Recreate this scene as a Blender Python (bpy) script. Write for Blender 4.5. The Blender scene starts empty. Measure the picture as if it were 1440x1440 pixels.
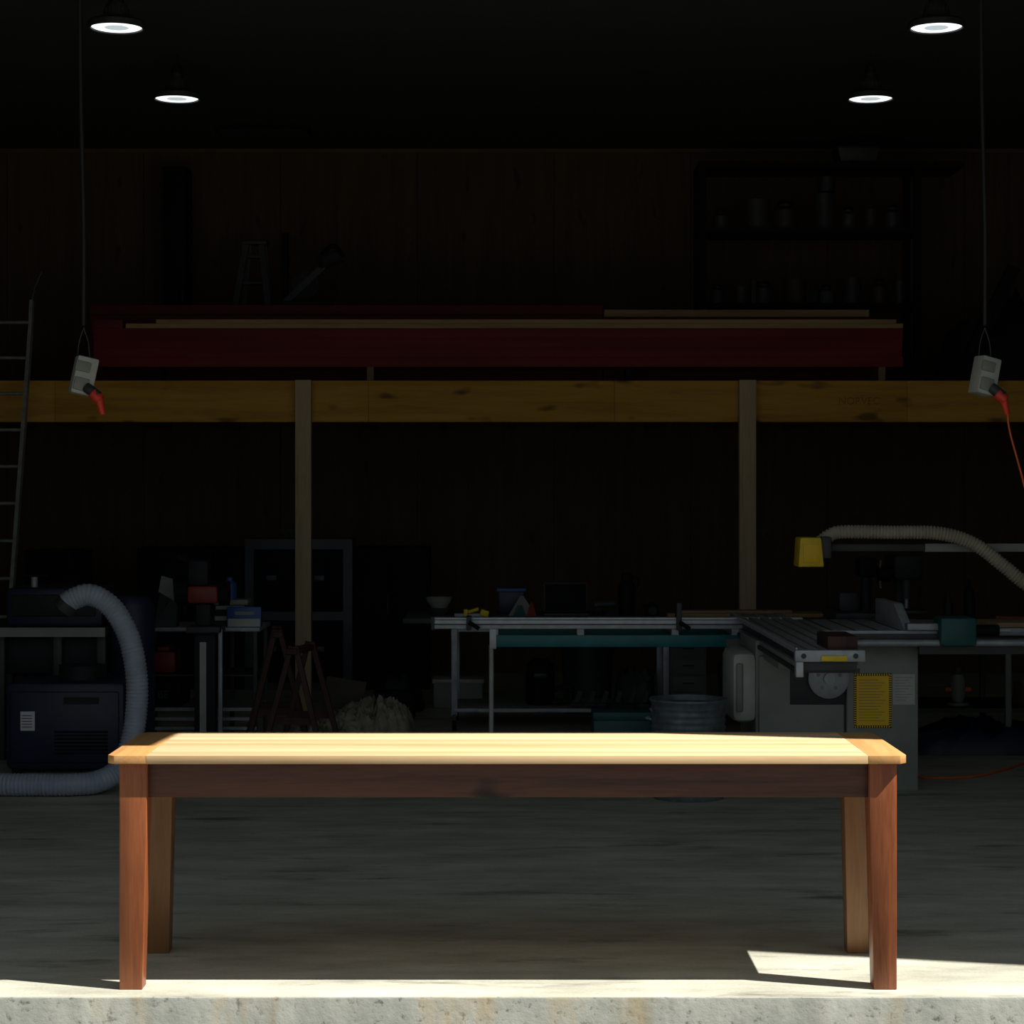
import bpy, bmesh, math, random
from mathutils import Vector, Matrix, Euler, noise
random.seed(7)
S=bpy.context.scene
try:
    S.view_settings.view_transform='Standard'
except Exception as e: print(e)

# ---------------------------------------------------------------- materials
def newmat(name):
    m=bpy.data.materials.new(name); m.use_nodes=True
    nt=m.node_tree; b=nt.nodes['Principled BSDF']; return m,nt,b
def srgb(h):
    h=h.lstrip('#'); c=[int(h[i:i+2],16)/255 for i in (0,2,4)]
    return tuple(x/12.92 if x<=.04045 else ((x+.055)/1.055)**2.4 for x in c)+(1,)
def col(c):
    return srgb(c) if isinstance(c,str) else tuple(c)+(1,)
def mat(name,c,rough=.6,metal=0,var=.25,scale=8,bump=.1,emit=0,stretch=(1,1,1),spec=.5):
    m,nt,b=newmat(name); c=col(c)
    tc=nt.nodes.new('ShaderNodeTexCoord'); mp=nt.nodes.new('ShaderNodeMapping')
    mp.inputs['Scale'].default_value=stretch
    n=nt.nodes.new('ShaderNodeTexNoise'); n.inputs['Scale'].default_value=scale; n.inputs['Detail'].default_value=6
    r=nt.nodes.new('ShaderNodeValToRGB')
    r.color_ramp.elements[0].position=.3; r.color_ramp.elements[1].position=.7
    r.color_ramp.elements[0].color=tuple(x*(1-var) for x in c[:3])+(1,)
    r.color_ramp.elements[1].color=tuple(min(1,x*(1+var)) for x in c[:3])+(1,)
    L=nt.links.new
    L(tc.outputs['Object'],mp.inputs[0]); L(mp.outputs[0],n.inputs[0]); L(n.outputs[0],r.inputs[0]); L(r.outputs[0],b.inputs['Base Color'])
    b.inputs['Roughness'].default_value=rough; b.inputs['Metallic'].default_value=metal
    b.inputs['Specular IOR Level'].default_value=spec
    if bump:
        bp=nt.nodes.new('ShaderNodeBump'); bp.inputs['Strength'].default_value=bump; bp.inputs['Distance'].default_value=.01
        L(n.outputs[0],bp.inputs['Height']); L(bp.outputs[0],b.inputs['Normal'])
    if emit:
        b.inputs['Emission Color'].default_value=c; b.inputs['Emission Strength'].default_value=emit
    return m
def wood(name,c1,c2,c3,axis='x',fine=60,rough=.5,knots=0.0,off=0,bump=.15,knotpos=.66,knotscale=9):
    m,nt,b=newmat(name); L=nt.links.new; N=nt.nodes.new
    tc=N('ShaderNodeTexCoord'); mp=N('ShaderNodeMapping')
    s=[1,1,1]; s['xyz'.index(axis)]=.06
    mp.inputs['Scale'].default_value=s; mp.inputs['Location'].default_value=(off,off*1.7,off*.6)
    n=N('ShaderNodeTexNoise'); n.inputs['Scale'].default_value=14; n.inputs['Detail'].default_value=5; n.inputs['Distortion'].default_value=.6
    n2=N('ShaderNodeTexNoise'); n2.inputs['Scale'].default_value=fine*3; n2.inputs['Detail'].default_value=3
    mx=N('ShaderNodeMath'); mx.operation='MULTIPLY_ADD'; mx.inputs[1].default_value=.35
    ad=N('ShaderNodeMath'); ad.operation='MULTIPLY_ADD'; ad.inputs[1].default_value=.75; 
    L(tc.outputs['Object'],mp.inputs[0]); L(mp.outputs[0],n.inputs[0]); L(mp.outputs[0],n2.inputs[0])
    L(n.outputs[0],ad.inputs[0]); L(mx.outputs[0],ad.inputs[2]); L(n2.outputs[0],mx.inputs[0]); mx.inputs[2].default_value=-.05
    r=N('ShaderNodeValToRGB'); e=r.color_ramp.elements
    e[0].position=.3; e[0].color=col(c1); e[1].position=.72; e[1].color=col(c3)
    k=e.new(.5); k.color=col(c2)
    L(ad.outputs[0],r.inputs[0]); out=r.outputs[0]
    if knots>0:
        mp2=N('ShaderNodeMapping'); s2=[1,1,1]; s2['xyz'.index(axis)]=.35; mp2.inputs['Scale'].default_value=s2
        L(tc.outputs['Object'],mp2.inputs[0])
        v=N('ShaderNodeTexNoise'); v.inputs['Scale'].default_value=knotscale; v.inputs['Detail'].default_value=2
        L(mp2.outputs[0],v.inputs[0])
        rr=N('ShaderNodeValToRGB'); rr.color_ramp.elements[0].position=knotpos; rr.color_ramp.elements[1].position=knotpos+.07
        rr.color_ramp.elements[1].color=(knots,)*3+(1,)
        rr.color_ramp.elements[0].color=(0,0,0,1)
        L(v.outputs[0],rr.inputs[0])
        mm=N('ShaderNodeMixRGB'); mm.inputs[2].default_value=tuple(x*.12 for x in col(c1)[:3])+(1,)
        L(rr.outputs[0],mm.inputs[0]); L(out,mm.inputs[1]); out=mm.outputs[0]
    L(out,b.inputs['Base Color']); b.inputs['Roughness'].default_value=rough
    bp=N('ShaderNodeBump'); bp.inputs['Strength'].default_value=bump; bp.inputs['Distance'].default_value=.004
    L(ad.outputs[0],bp.inputs['Height']); L(bp.outputs[0],b.inputs['Normal'])
    return m

def concrete(name,edge=False):
    m,nt,b=newmat(name); L=nt.links.new; N=nt.nodes.new
    tc=N('ShaderNodeTexCoord')
    mp=N('ShaderNodeMapping'); mp.inputs['Scale'].default_value=(.5,1.5,1) if not edge else (1,1,1)
    n=N('ShaderNodeTexNoise'); n.inputs['Scale'].default_value=3.2; n.inputs['Detail'].default_value=12; n.inputs['Roughness'].default_value=.66
    L(tc.outputs['Object'],mp.inputs[0]); L(mp.outputs[0],n.inputs[0])
    n2=N('ShaderNodeTexNoise'); n2.inputs['Scale'].default_value=90 if not edge else 38; n2.inputs['Detail'].default_value=6; n2.inputs['Roughness'].default_value=.62
    L(tc.outputs['Object'],n2.inputs[0])
    r=N('ShaderNodeValToRGB'); e=r.color_ramp.elements
    if edge:
        e[0].position=.3;e[0].color=(.29,.31,.28,1);e[1].position=.7;e[1].color=(.48,.49,.44,1)
    else:
        e[0].position=.32;e[0].color=(.38,.38,.315,1);e[1].position=.66;e[1].color=(.65,.645,.55,1)
    L(n.outputs[0],r.inputs[0])
    r2=N('ShaderNodeValToRGB'); q=r2.color_ramp.elements
    if edge:
        q[0].position=.30;q[0].color=(.32,.32,.31,1);q[1].position=.42;q[1].color=(1,1,1,1)
    else:
        q[0].position=.3;q[0].color=(.84,.84,.82,1);q[1].position=.6;q[1].color=(1,1,1,1)
    L(n2.outputs[0],r2.inputs[0])
    mm=N('ShaderNodeMixRGB'); mm.blend_type='MULTIPLY'; mm.inputs[0].default_value=.9
    L(r.outputs[0],mm.inputs[1]); L(r2.outputs[0],mm.inputs[2]); out=mm.outputs[0]
    mp3=N('ShaderNodeMapping'); mp3.inputs['Scale'].default_value=(1.6,1.6,.5) if edge else (.55,2.4,1)
    mp3.inputs['Location'].default_value=(3.3,1,0)
    n3=N('ShaderNodeTexNoise'); n3.inputs['Scale'].default_value=1.6 if edge else 2.6; n3.inputs['Detail'].default_value=10; n3.inputs['Roughness'].default_value=.66
    L(tc.outputs['Object'],mp3.inputs[0]); L(mp3.outputs[0],n3.inputs[0])
    r3=N('ShaderNodeValToRGB'); q=r3.color_ramp.elements
    q[0].position=.56;q[0].color=(0,0,0,1);q[1].position=.70;q[1].color=(.7,.7,.7,1) if edge else (.8,.8,.8,1)
    L(n3.outputs[0],r3.inputs[0])
    m3=N('ShaderNodeMixRGB'); m3.inputs[2].default_value=(.42,.28,.10,1) if edge else (.12,.115,.09,1)
    L(r3.outputs[0],m3.inputs[0]); L(out,m3.inputs[1]); L(m3.outputs[0],b.inputs['Base Color'])
    b.inputs['Roughness'].default_value=.85 if edge else .7
    b.inputs['Specular IOR Level'].default_value=.25
    bp=N('ShaderNodeBump'); bp.inputs['Strength'].default_value=.22 if edge else .06; bp.inputs['Distance'].default_value=.012 if edge else .002
    L(n2.outputs[0],bp.inputs['Height']); L(bp.outputs[0],b.inputs['Normal'])
    return m

M={}
M['floor']=concrete('polished_concrete'); M['edge']=concrete('rough_concrete',True)
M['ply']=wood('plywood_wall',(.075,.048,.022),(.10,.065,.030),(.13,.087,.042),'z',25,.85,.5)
M['ceil']=mat('ceiling_lining',(.085,.095,.09),.9,0,.06,3,0,spec=.1)
M['trimw']=mat('dark_trim',(.13,.09,.05),.8,0,.1,5,0)
M['wallmetal']=mat('wall_metal',(.12,.12,.11),.7,0,.15,3)
M['asphalt']=mat('gravel_ground',(.12,.115,.10),.95,0,.35,25,.5)
M['beam']=wood('yellow_lvl',(.38,.19,.022),(.58,.30,.032),(.66,.37,.045),'x',40,.7,.75,0,.15,.60,6)
M['post']=wood('pine_post',(.40,.30,.16),(.53,.41,.23),(.60,.48,.29),'z',50,.7,.2)
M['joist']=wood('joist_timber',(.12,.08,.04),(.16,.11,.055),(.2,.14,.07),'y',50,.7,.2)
M['stamp']=mat('stamp_ink',(.31,.16,.022),.7,0,.5,30,0)
M['red']=mat('red_primer_timber',(.17,.006,.010),.7,0,.25,6,.1,stretch=(.1,1,1))
M['reddk']=mat('dark_red_timber',(.10,.005,.006),.7,0,.25,6,.1,stretch=(.1,1,1))
M['tan']=wood('tan_timber',(.28,.17,.07),(.40,.26,.12),(.47,.32,.16),'x',50,.7)
M['black']=mat('black_plastic',(.006,.006,.007),.7,0,.3,12,spec=.2)
M['dark']=mat('dark_paint',(.018,.020,.022),.6,0,.3,9,spec=.3)
M['charcoal']=mat('charcoal',(.04,.042,.045),.55,0,.25,9)
M['ctan']=mat('old_tin_brown',(.055,.038,.026),.6,0,.25,9)
M['cgrey']=mat('old_tin_grey',(.055,.06,.058),.6,0,.25,9)
M['navy']=mat('navy_enamel',(.015,.021,.055),.45,0,.25,7)
M['grey']=mat('grey_enamel',(.26,.28,.25),.55,0,.12,6)
M['ltgrey']=mat('light_grey_enamel',(.48,.50,.46),.5,0,.12,7)
M['framegrey']=mat('frame_grey',(.085,.097,.108),.5,0,.15,6)
M['steel']=mat('steel',(.38,.41,.43),.5,.3,.2,14,.05)
M['alu']=mat('aluminium',(.54,.58,.60),.45,.3,.12,20,.05)
M['ladder']=mat('ladder_alloy',(.28,.29,.26),.6,.3,.2,20,.05)
M['galv']=mat('galvanised',(.15,.185,.20),.55,.35,.4,16,.05)
M['teal']=mat('teal_enamel',(.012,.17,.19),.45,0,.15,8)
M['tealdk']=mat('dark_teal',(.012,.09,.095),.5,0,.15,8)
M['white']=mat('white_paper',(.75,.77,.78),.7,0,.05,9)
M['yellow']=mat('yellow_plastic',(.88,.62,.02),.5,0,.12,9)
M['signyellow']=mat('sign_yellow',(1.0,.62,.012),.5,0,.04,9)
M['orange']=mat('orange_plastic',(.75,.14,.03),.5,0,.1,9)
M['redp']=mat('red_plastic',(.75,.05,.02),.45,0,.1,9)
M['redd']=mat('dull_red_enamel',(.25,.03,.02),.5,0,.2,9)
M['blue']=mat('blue_plastic',(.03,.10,.32),.45,0,.1,9)
M['hosegrey']=mat('hose_grey',(.40,.45,.54),.45,0,.1,9)
M['hosebeige']=mat('hose_beige',(.42,.40,.30),.6,0,.1,9)
M['tarp']=mat('canvas_tarp',(.33,.30,.22),.9,0,.35,14,.5)
M['card']=mat('cardboard',(.36,.24,.13),.85,0,.12,10)
M['brownwood']=wood('sawhorse_wood',(.03,.011,.008),(.05,.018,.013),(.07,.028,.02),'z',40,.7)
M['rubber']=mat('rubber_cable',(.012,.012,.012),.6,0,.1,10)
M['lens']=mat('lamp_lens',(.93,.98,1),.4,0,0,5,0,emit=1.6)
M['lens2']=mat('lamp_lens_centre',(.85,.95,1),.4,0,0,5,0,emit=.6)
# dining table woods
M['top1']=wood('tabletop_pale_a',(.68,.44,.22),(.79,.545,.30),(.84,.61,.36),'x',45,.45,0,0,.04)
M['top2']=wood('tabletop_pale_b',(.62,.39,.18),(.75,.50,.26),(.81,.57,.31),'x',45,.45,0,3,.04)
M['top3']=wood('tabletop_pale_c',(.72,.48,.245),(.83,.60,.345),(.88,.67,.41),'x',45,.45,0,7,.04)
M['bread']=wood('breadboard_orange',(.54,.26,.085),(.66,.35,.13),(.73,.43,.18),'y',45,.45,0,2,.05)
M['leg']=wood('leg_redwood',(.17,.045,.013),(.32,.092,.030),(.42,.14,.052),'z',55,.42,.5,1,.08,.68)
M['leg2']=wood('leg_brownwood',(.14,.06,.021),(.21,.095,.034),(.27,.13,.05),'z',40,.42,.5,5,.08)
M['apron']=wood('apron_walnut',(.045,.015,.009),(.095,.035,.020),(.135,.053,.032),'x',45,.45,.9,4,.08,.60,7)

# ---------------------------------------------------------------- mesh builder
class Obj:
    def __init__(s,name): s.name=name; s.bm=bmesh.new(); s.mats=[]
    def mi(s,m):
        m=M[m] if isinstance(m,str) else m
        if m not in s.mats: s.mats.append(m)
        return s.mats.index(m)
    def add(s,b2,m,smooth=False):
        i=s.mi(m)
        for f in b2.faces: f.material_index=i; f.smooth=smooth
        me=bpy.data.meshes.new('t'); b2.to_mesh(me); b2.free(); s.bm.from_mesh(me); bpy.data.meshes.remove(me)
    def box(s,x0,x1,y0,y1,z0,z1,m,bev=0,rot=None):
        b=bmesh.new(); bmesh.ops.create_cube(b,size=1)
        c=Vector(((x0+x1)/2,(y0+y1)/2,(z0+z1)/2))
        for v in b.verts: v.co=Vector((v.co.x*(x1-x0),v.co.y*(y1-y0),v.co.z*(z1-z0)))
        if bev: bmesh.ops.bevel(b,geom=b.edges[:],offset=bev,segments=2,affect='EDGES',profile=.5)
        if rot: 
            R=Euler(rot).to_matrix()
            for v in b.verts: v.co=R@v.co
        for v in b.verts: v.co+=c
        s.add(b,m)
    def hexa(s,bot,top,m,bev=0):
        b=bmesh.new(); vs=[b.verts.new(p) for p in bot+top]
        for f in ((3,2,1,0),(4,5,6,7),(0,1,5,4),(1,2,6,5),(2,3,7,6),(3,0,4,7)): b.faces.new([vs[i] for i in f])
        if bev: bmesh.ops.bevel(b,geom=b.edges[:],offset=bev,segments=2,affect='EDGES',profile=.5)
        bmesh.ops.recalc_face_normals(b,faces=b.faces[:])
        s.add(b,m)
    def loft(s,quads,m,bev=0):
        b=bmesh.new(); R=[[b.verts.new(p) for p in q] for q in quads]
        b.faces.new(R[0][::-1]); b.faces.new(R[-1])
        for k in range(len(R)-1):
            for i in range(4): b.faces.new((R[k][i],R[k][(i+1)%4],R[k+1][(i+1)%4],R[k+1][i]))
        bmesh.ops.recalc_face_normals(b,faces=b.faces[:])
        if bev:
            es=[e for e in b.edges if len(e.link_faces)==2 and e.calc_face_angle(0)>.8]
            bmesh.ops.bevel(b,geom=es,offset=bev,segments=2,affect='EDGES',profile=.5)
        s.add(b,m)
    def cyl(s,p1,p2,r1,m,r2=None,seg=24,bev=0):
        r2=r1 if r2 is None else r2
        p1=Vector(p1);p2=Vector(p2);d=p2-p1
        b=bmesh.new(); bmesh.ops.create_cone(b,cap_ends=True,segments=seg,radius1=r1,radius2=r2,depth=d.length)
        if bev:
            es=[e for e in b.edges if abs(e.verts[0].co.z-e.verts[1].co.z)<1e-6]
            bmesh.ops.bevel(b,geom=es,offset=bev,segments=2,affect='EDGES',profile=.5)
        R=d.to_track_quat('Z','Y').to_matrix()
        for v in b.verts: v.co=R@v.co+(p1+p2)/2
        s.add(b,m,True)
    def bar(s,p1,p2,w,t,m,bev=0):
        p1=Vector(p1);p2=Vector(p2);d=p2-p1
        b=bmesh.new(); bmesh.ops.create_cube(b,size=1)
        for v in b.verts: v.co=Vector((v.co.x*w,v.co.y*t,v.co.z*d.length))
        if bev: bmesh.ops.bevel(b,geom=b.edges[:],offset=bev,segments=1,affect='EDGES')
        z=d.normalized(); x=Vector((1,0,0)); 
        if abs(z.dot(x))>.95: x=Vector((0,0,1))
        y=z.cross(x).normalized(); x=y.cross(z)
        R=Matrix((x,y,z)).transposed()
        for v in b.verts: v.co=R@v.co+(p1+p2)/2
        s.add(b,m)
    def lathe(s,prof,c,m,seg=36,axis='z'):
        b=bmesh.new(); rings=[]
        for r,z in prof:
            ring=[]
            for i in range(seg):
                a=2*math.pi*i/seg
                p=Vector((r*math.cos(a),r*math.sin(a),z))
                if axis=='y': p=Vector((p.x,-p.z,p.y))
                if axis=='x': p=Vector((p.z,p.x,p.y))
                ring.append(b.verts.new(p+Vector(c)))
            rings.append(ring)
        for k in range(len(rings)-1):
            for i in range(seg):
                j=(i+1)%seg
                b.faces.new((rings[k][i],rings[k][j],rings[k+1][j],rings[k+1][i]))
        b.faces.new(rings[0][::-1]); b.faces.new(rings[-1])
        bmesh.ops.remove_doubles(b,verts=b.verts[:],dist=1e-5)
        bmesh.ops.recalc_face_normals(b,faces=b.faces[:])
        s.add(b,m,True)
    def tube(s,pts,r,m,seg=16,pitch=None,amp=0,step=None):
        P=[Vector(p) for p in pts]; Q=[P[0]*2-P[1]]+P+[P[-1]*2-P[-2]]
        dense=[]
        for i in range(1,len(Q)-2):
            for k in range(40):
                t=k/40; a,b_,c,d=Q[i-1],Q[i],Q[i+1],Q[i+2]
                dense.append(.5*((2*b_)+(c-a)*t+(2*a-5*b_+4*c-d)*t*t+(3*b_-a-3*c+d)*t**3))
        dense.append(P[-1])
        step=step or (pitch/4 if pitch else r*1.2)
        out=[dense[0]]; acc=0
        for i in range(1,len(dense)):
            seg_=(dense[i]-dense[i-1]); L=seg_.length; 
            pos=step-acc
            while pos<=L and L>0:
                out.append(dense[i-1]+seg_*(pos/L)); pos+=step
            acc=(acc+L)%step
        if len(out)<3: out=[dense[0],dense[len(dense)//2],dense[-1]]
        b=bmesh.new(); rings=[]; T=(out[1]-out[0]).normalized()
        n=T.orthogonal().normalized()
        for i,p in enumerate(out):
            T2=(out[min(i+1,len(out)-1)]-out[max(i-1,0)]).normalized()
            q=T.rotation_difference(T2); n=(q@n).normalized(); T=T2; bn=T.cross(n)
            rr=r+(amp*(1 if i%4 in(0,1) else -1) if pitch else 0)
            rings.append([b.verts.new(p+n*rr*math.cos(2*math.pi*k/seg)+bn*rr*math.sin(2*math.pi*k/seg)) for k in range(seg)])
        for k in range(len(rings)-1):
            for i in range(seg):
                j=(i+1)%seg; b.faces.new((rings[k][i],rings[k][j],rings[k+1][j],rings[k+1][i]))
        b.faces.new(rings[0][::-1]); b.faces.new(rings[-1])
        bmesh.ops.recalc_face_normals(b,faces=b.faces[:])
        s.add(b,m,True)
    def poly(s,pts,z0,z1,m,bev=0):
        b=bmesh.new(); lo=[b.verts.new((x,y,z0)) for x,y in pts]; hi=[b.verts.new((x,y,z1)) for x,y in pts]
        b.faces.new(lo[::-1]); b.faces.new(hi); n=len(pts)
        for i in range(n): b.faces.new((lo[i],lo[(i+1)%n],hi[(i+1)%n],hi[i]))
        bmesh.ops.recalc_face_normals(b,faces=b.faces[:])
        if bev: bmesh.ops.bevel(b,geom=b.edges[:],offset=bev,segments=2,affect='EDGES',profile=.5)
        s.add(b,m)
    def mound(s,x0,x1,y0,y1,h,m,seed=0,res=26,base=0,fold=.5,flat=.5,freq=7,peak=0):
        b=bmesh.new(); g=[]
        for i in range(res+1):
            row=[]
            for j in range(res+1):
                u=i/res*2-1; v=j/res*2-1
                d=min(1,(abs(u)**2.6+abs(v)**2.6))
                k=(1-d)**flat
                x=x0+(x1-x0)*(u+1)/2; y=y0+(y1-y0)*(v+1)/2
                p=Vector((x*freq+seed*3.1,y*freq,seed))
                w=noise.noise_vector(p*.5)*1.2
                n1=1-abs(noise.noise(p+w))*2.6; n2=1-abs(noise.noise((p+w)*2.3))*2.4
                f=(1-fold)+fold*(.6*n1+.4*n2)
                lo=.8+.35*noise.noise(Vector((x*2.2+seed,y*2.2,5)))+peak*u
                row.append(b.verts.new((x+w.x*.02*k,y+w.y*.02*k,base+max(0,h*k*f*lo))))
            g.append(row)
        for i in range(res):
            for j in range(res): b.faces.new((g[i][j],g[i+1][j],g[i+1][j+1],g[i][j+1]))
        bmesh.ops.recalc_face_normals(b,faces=b.faces[:])
        s.add(b,m,False)
    def done(s,origin=True):
        me=bpy.data.meshes.new(s.name)
        o=Vector((0,0,0))
        if origin:
            xs=[v.co for v in s.bm.verts]
            o=Vector(((min(v.x for v in xs)+max(v.x for v in xs))/2,(min(v.y for v in xs)+max(v.y for v in xs))/2,min(v.z for v in xs)))
            for v in s.bm.verts: v.co-=o
        s.bm.to_mesh(me); s.bm.free()
        for m in s.mats: me.materials.append(m)
        try: me.set_sharp_from_angle(angle=math.radians(38))
        except Exception: pass
        ob=bpy.data.objects.new(s.name,me); ob.location=o
        S.collection.objects.link(ob); return ob
def text(body,loc,size,m,parent,name,rot=(math.pi/2,0,0)):
    c=bpy.data.curves.new(name,'FONT'); c.body=body; c.size=size; c.extrude=.0008; c.align_x='CENTER'; c.align_y='CENTER'
    c.materials.append(M[m]); o=bpy.data.objects.new(name,c); S.collection.objects.link(o)
    o.location=Vector(loc)-parent.location; o.rotation_euler=rot; o.parent=parent; return o

# ---------------------------------------------------------------- building shell
YF=6.508; YB=18.1; XL=-5.6; XR=5.6; ZC=4.6
o=Obj('floor'); o.box(XL-.2,XR+.2,YF+.012,YB+.2,-.4,0,'floor')
rnd=random.Random(11)
b=bmesh.new(); nseg=700; rows=[]
for i in range(nseg+1):
    x=XL-.2+(XR-XL+.4)*i/nseg
    c1=rnd.uniform(0,.003)+.006*max(0,noise.noise(Vector((x*6,2,1))))+.012*max(0,noise.noise(Vector((x*2.3,7,1)))-.25)
    rows.append([b.verts.new((x,YF+.0125,0)),b.verts.new((x,YF+.001+c1*.6,-.0005)),b.verts.new((x,YF+rnd.uniform(-.001,.001),-.004-c1)),b.verts.new((x,YF,-.4))])
for i in range(nseg):
    for k in range(3): b.faces.new((rows[i][k],rows[i][k+1],rows[i+1][k+1],rows[i+1][k]))
bmesh.ops.recalc_face_normals(b,faces=b.faces[:])
if sum(f.normal.y for f in b.faces)>0: bmesh.ops.reverse_faces(b,faces=b.faces[:])
o.add(b,'edge'); o.done(False)
o=Obj('ground'); o.box(-30,30,-25,YF-.002,-.5,-.4,'asphalt'); o.done(False)
o=Obj('ceiling'); o.box(XL-.2,XR+.2,YF-.1,YB+.2,ZC,ZC+.15,'ceil'); o.done(False)
o=Obj('wall_back'); o.box(XL-.2,XR+.2,YB+.018,YB+.2,0,ZC,'dark')
x=XL
while x<XR-.01:
    x2=min(x+1.2,XR)
    o.box(x+.003,x2-.003,YB,YB+.018,0,2.397,'ply'); o.box(x+.003,x2-.003,YB,YB+.018,2.403,ZC,'ply')
    x=x2
o.done(False)
o=Obj('wall_left'); o.box(XL-.2,XL,YF,YB+.2,0,ZC,'wallmetal'); o.done(False)
o=Obj('wall_right'); o.box(XR,XR+.2,YF,YB+.2,0,ZC,'wallmetal'); o.done(False)
o=Obj('wall_front_and_sun_blocker')
o.box(XL-.2,-4.2,YF,YF+.15,0,ZC,'wallmetal'); o.box(4.2,XR+.2,YF,YF+.15,0,ZC,'wallmetal'); o.box(-4.2,4.2,YF,YF+.15,4.2,ZC,'wallmetal')
# added unseen sun blocker, outline skewed and notched to shape the floor shadow
o.poly([(XL-.2,6.08),(1.02,6.08),(1.05,6.432),(2.70,6.432),(3.477,6.246),(4.417,6.023),(6.6,5.5),(6.6,YF),(XL-.2,YF)],4.2,4.28,'wallmetal')
o.box(XL-.2,6.6,YF-.035,YF,4.28,ZC,'wallmetal'); o.done(False)
o=Obj('trim_1'); o.box(XL,XR,YB-.02,YB,ZC-.035,ZC-.001,'trimw'); o.done(False)
o=Obj('ceiling_vent'); o.box(-2.4,-1.64,16.9,17.25,ZC-.04,ZC-.0005,'black')
for i in range(6): o.box(-2.38,-1.66,16.92+i*.055,16.94+i*.055,ZC-.05,ZC-.035,'dark')
o.done()

# ---------------------------------------------------------------- dining table
t=Obj('dining_table')
xl,xr=-1.283,1.274; yf,yb=6.585,7.225; zt=.754; th=.027
bw=.125
n=6; w=(yb-yf)/n
vars_=['top1','top3','top2','top1','top3','top1']
for i in range(n):
    a=yf+i*w; t.box(xl+bw,xr-bw,a+.0004,a+w-.0004,zt-th,zt,vars_[i],.0012)
def bread(xa,xb,outer):
    c=.022
    if outer<0: pts=[(xa+c,yf),(xb,yf),(xb,yb),(xa+c,yb),(xa,yb-c),(xa,yf+c)]
    else: pts=[(xa,yf),(xb-c,yf),(xb,yf+c),(xb,yb-c),(xb-c,yb),(xa,yb)]
    t.poly(pts,zt-th,zt,'bread',.002)
bread(xl,xl+bw-.0008,-1); bread(xr-bw+.0008,xr,1)
zl=zt-th
lt=.088; lb=.073
X0,X1=-1.247,1.245; Yf=6.61; Yr=7.20
apb=.60
def leg(xo,inx,yo,iny,m):
    def q(wd,z):
        x0,x1=sorted((xo,xo+inx*wd)); y0,y1=sorted((yo,yo+iny*wd))
        return [(x0,y0,z),(x1,y0,z),(x1,y1,z),(x0,y1,z)]
    t.loft([q(lb,0),q(lt,apb),q(lt,zl)],m,.0025)
leg(X0,1,Yf,1,'leg'); leg(X1,-1,Yf,1,'leg'); 
leg(X0,1,Yr,-1,'leg2'); leg(X1,-1,Yr,-1,'leg2')
t.box(X0+lt,X1-lt,Yf+.022,Yf+.047,apb+.014,zl,'apron',.0015)
t.box(X0+lt,X1-lt,Yr-.047,Yr-.022,apb+.014,zl,'apron',.0015)
t.box(X0+.022,X0+.047,Yf+lt,Yr-lt,apb+.014,zl,'apron',.0015)
t.box(X1-.047,X1-.022,Yf+lt,Yr-lt,apb+.014,zl,'apron',.0015)
t.done()

# ---------------------------------------------------------------- mezzanine
o=Obj('mezzanine_platform'); G=.004
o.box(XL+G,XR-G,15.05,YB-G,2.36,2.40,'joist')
for a,b in ((XL+G,-3.3),(-3.298,-1.02),(-1.018,.77),(.772,2.9),(2.902,XR-G)):
    o.box(a,b,15.0,15.05,2.10,2.40,'beam',.002)
x=-5.4
while x<5.5:
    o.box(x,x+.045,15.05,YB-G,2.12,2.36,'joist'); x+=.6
mz=o.done(False)
for a,b in ((-1.541,-1.427),(1.67,1.79)):
    o=Obj('support_post'); o.box(a,b,14.9,14.998,0,2.40,'post',.003); o.done()
text('NORVEC',(2.55,14.998,2.25),.075,'stamp',mz,'beam_stamp')

o=Obj('red_timber_stack')
for bx in (-1.01,2.73): o.box(bx-.025,bx+.025,15.07,15.5,2.401,2.505,'joist')
for bx in (-2.6,.9): o.box(bx-.03,bx+.03,15.25,15.5,2.401,2.505,'black')
z=2.505
for i in range(4):
    for j in range(3): o.box(-3.036+.003*((i*7+j)%3),2.886-.004*((i*5+j)%3),15.08+j*.13,15.205+j*.13,z,z+.0705,'red',.0015)
    z+=.0708
o.box(-2.8,2.886,15.08,15.2,z,z+.034,'tan',.002); o.box(-3.0,2.78,15.21,15.33,z,z+.045,'ctan',.002)
o.box(-2.58,2.84,15.10,15.22,z+.034,z+.066,'tan',.002)
o.box(-3.036,-2.82,15.08,15.2,z,z+.06,'reddk',.002)
o.done()
o=Obj('dark_red_timber_stack')
z=2.401
for i in range(8):
    o.box(-3.15,.71,15.55,15.85,z+.001,z+.074,'reddk',.003); z+=.075
z=2.401
for i in range(10):
    o.box(.72,2.74-.02*(i%2),15.55,15.85,z+.001,z+.055,'tan' if i>8 else 'reddk',.003); z+=.0565
o.done()

o=Obj('storage_rack')
for x in (1.58,3.33):
    for y in (16.8,17.25): o.box(x-.03,x+.03,y-.02,y+.02,2.401,4.28,'black')
for z in (2.55,3.13,3.74): o.box(1.55,3.36,16.78,17.28,z-.04,z,'black')
o.box(1.55,3.7,16.78,17.28,4.23,4.28,'black')
o.done()
def jar(o,x,y,z,r,h,m,m2='black'):
    o.lathe([(r*.96,0),(r,.01),(r,h*.72),(r*.8,h*.8),(r*.55,h*.86),(r*.55,h)],(x,y,z),m,20)
    o.lathe([(r*.6,h*.93),(r*.6,h*1.03),(r*.5,h*1.05)],(x,y,z),m2,20)
def tin(o,x,y,z,r,h,m):
    o.lathe([(r*.95,0),(r,.008),(r*.97,.02),(r*.97,h-.02),(r,h-.008),(r,h),(r*.85,h),(r*.8,h-.01)],(x,y,z),m,24)
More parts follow.
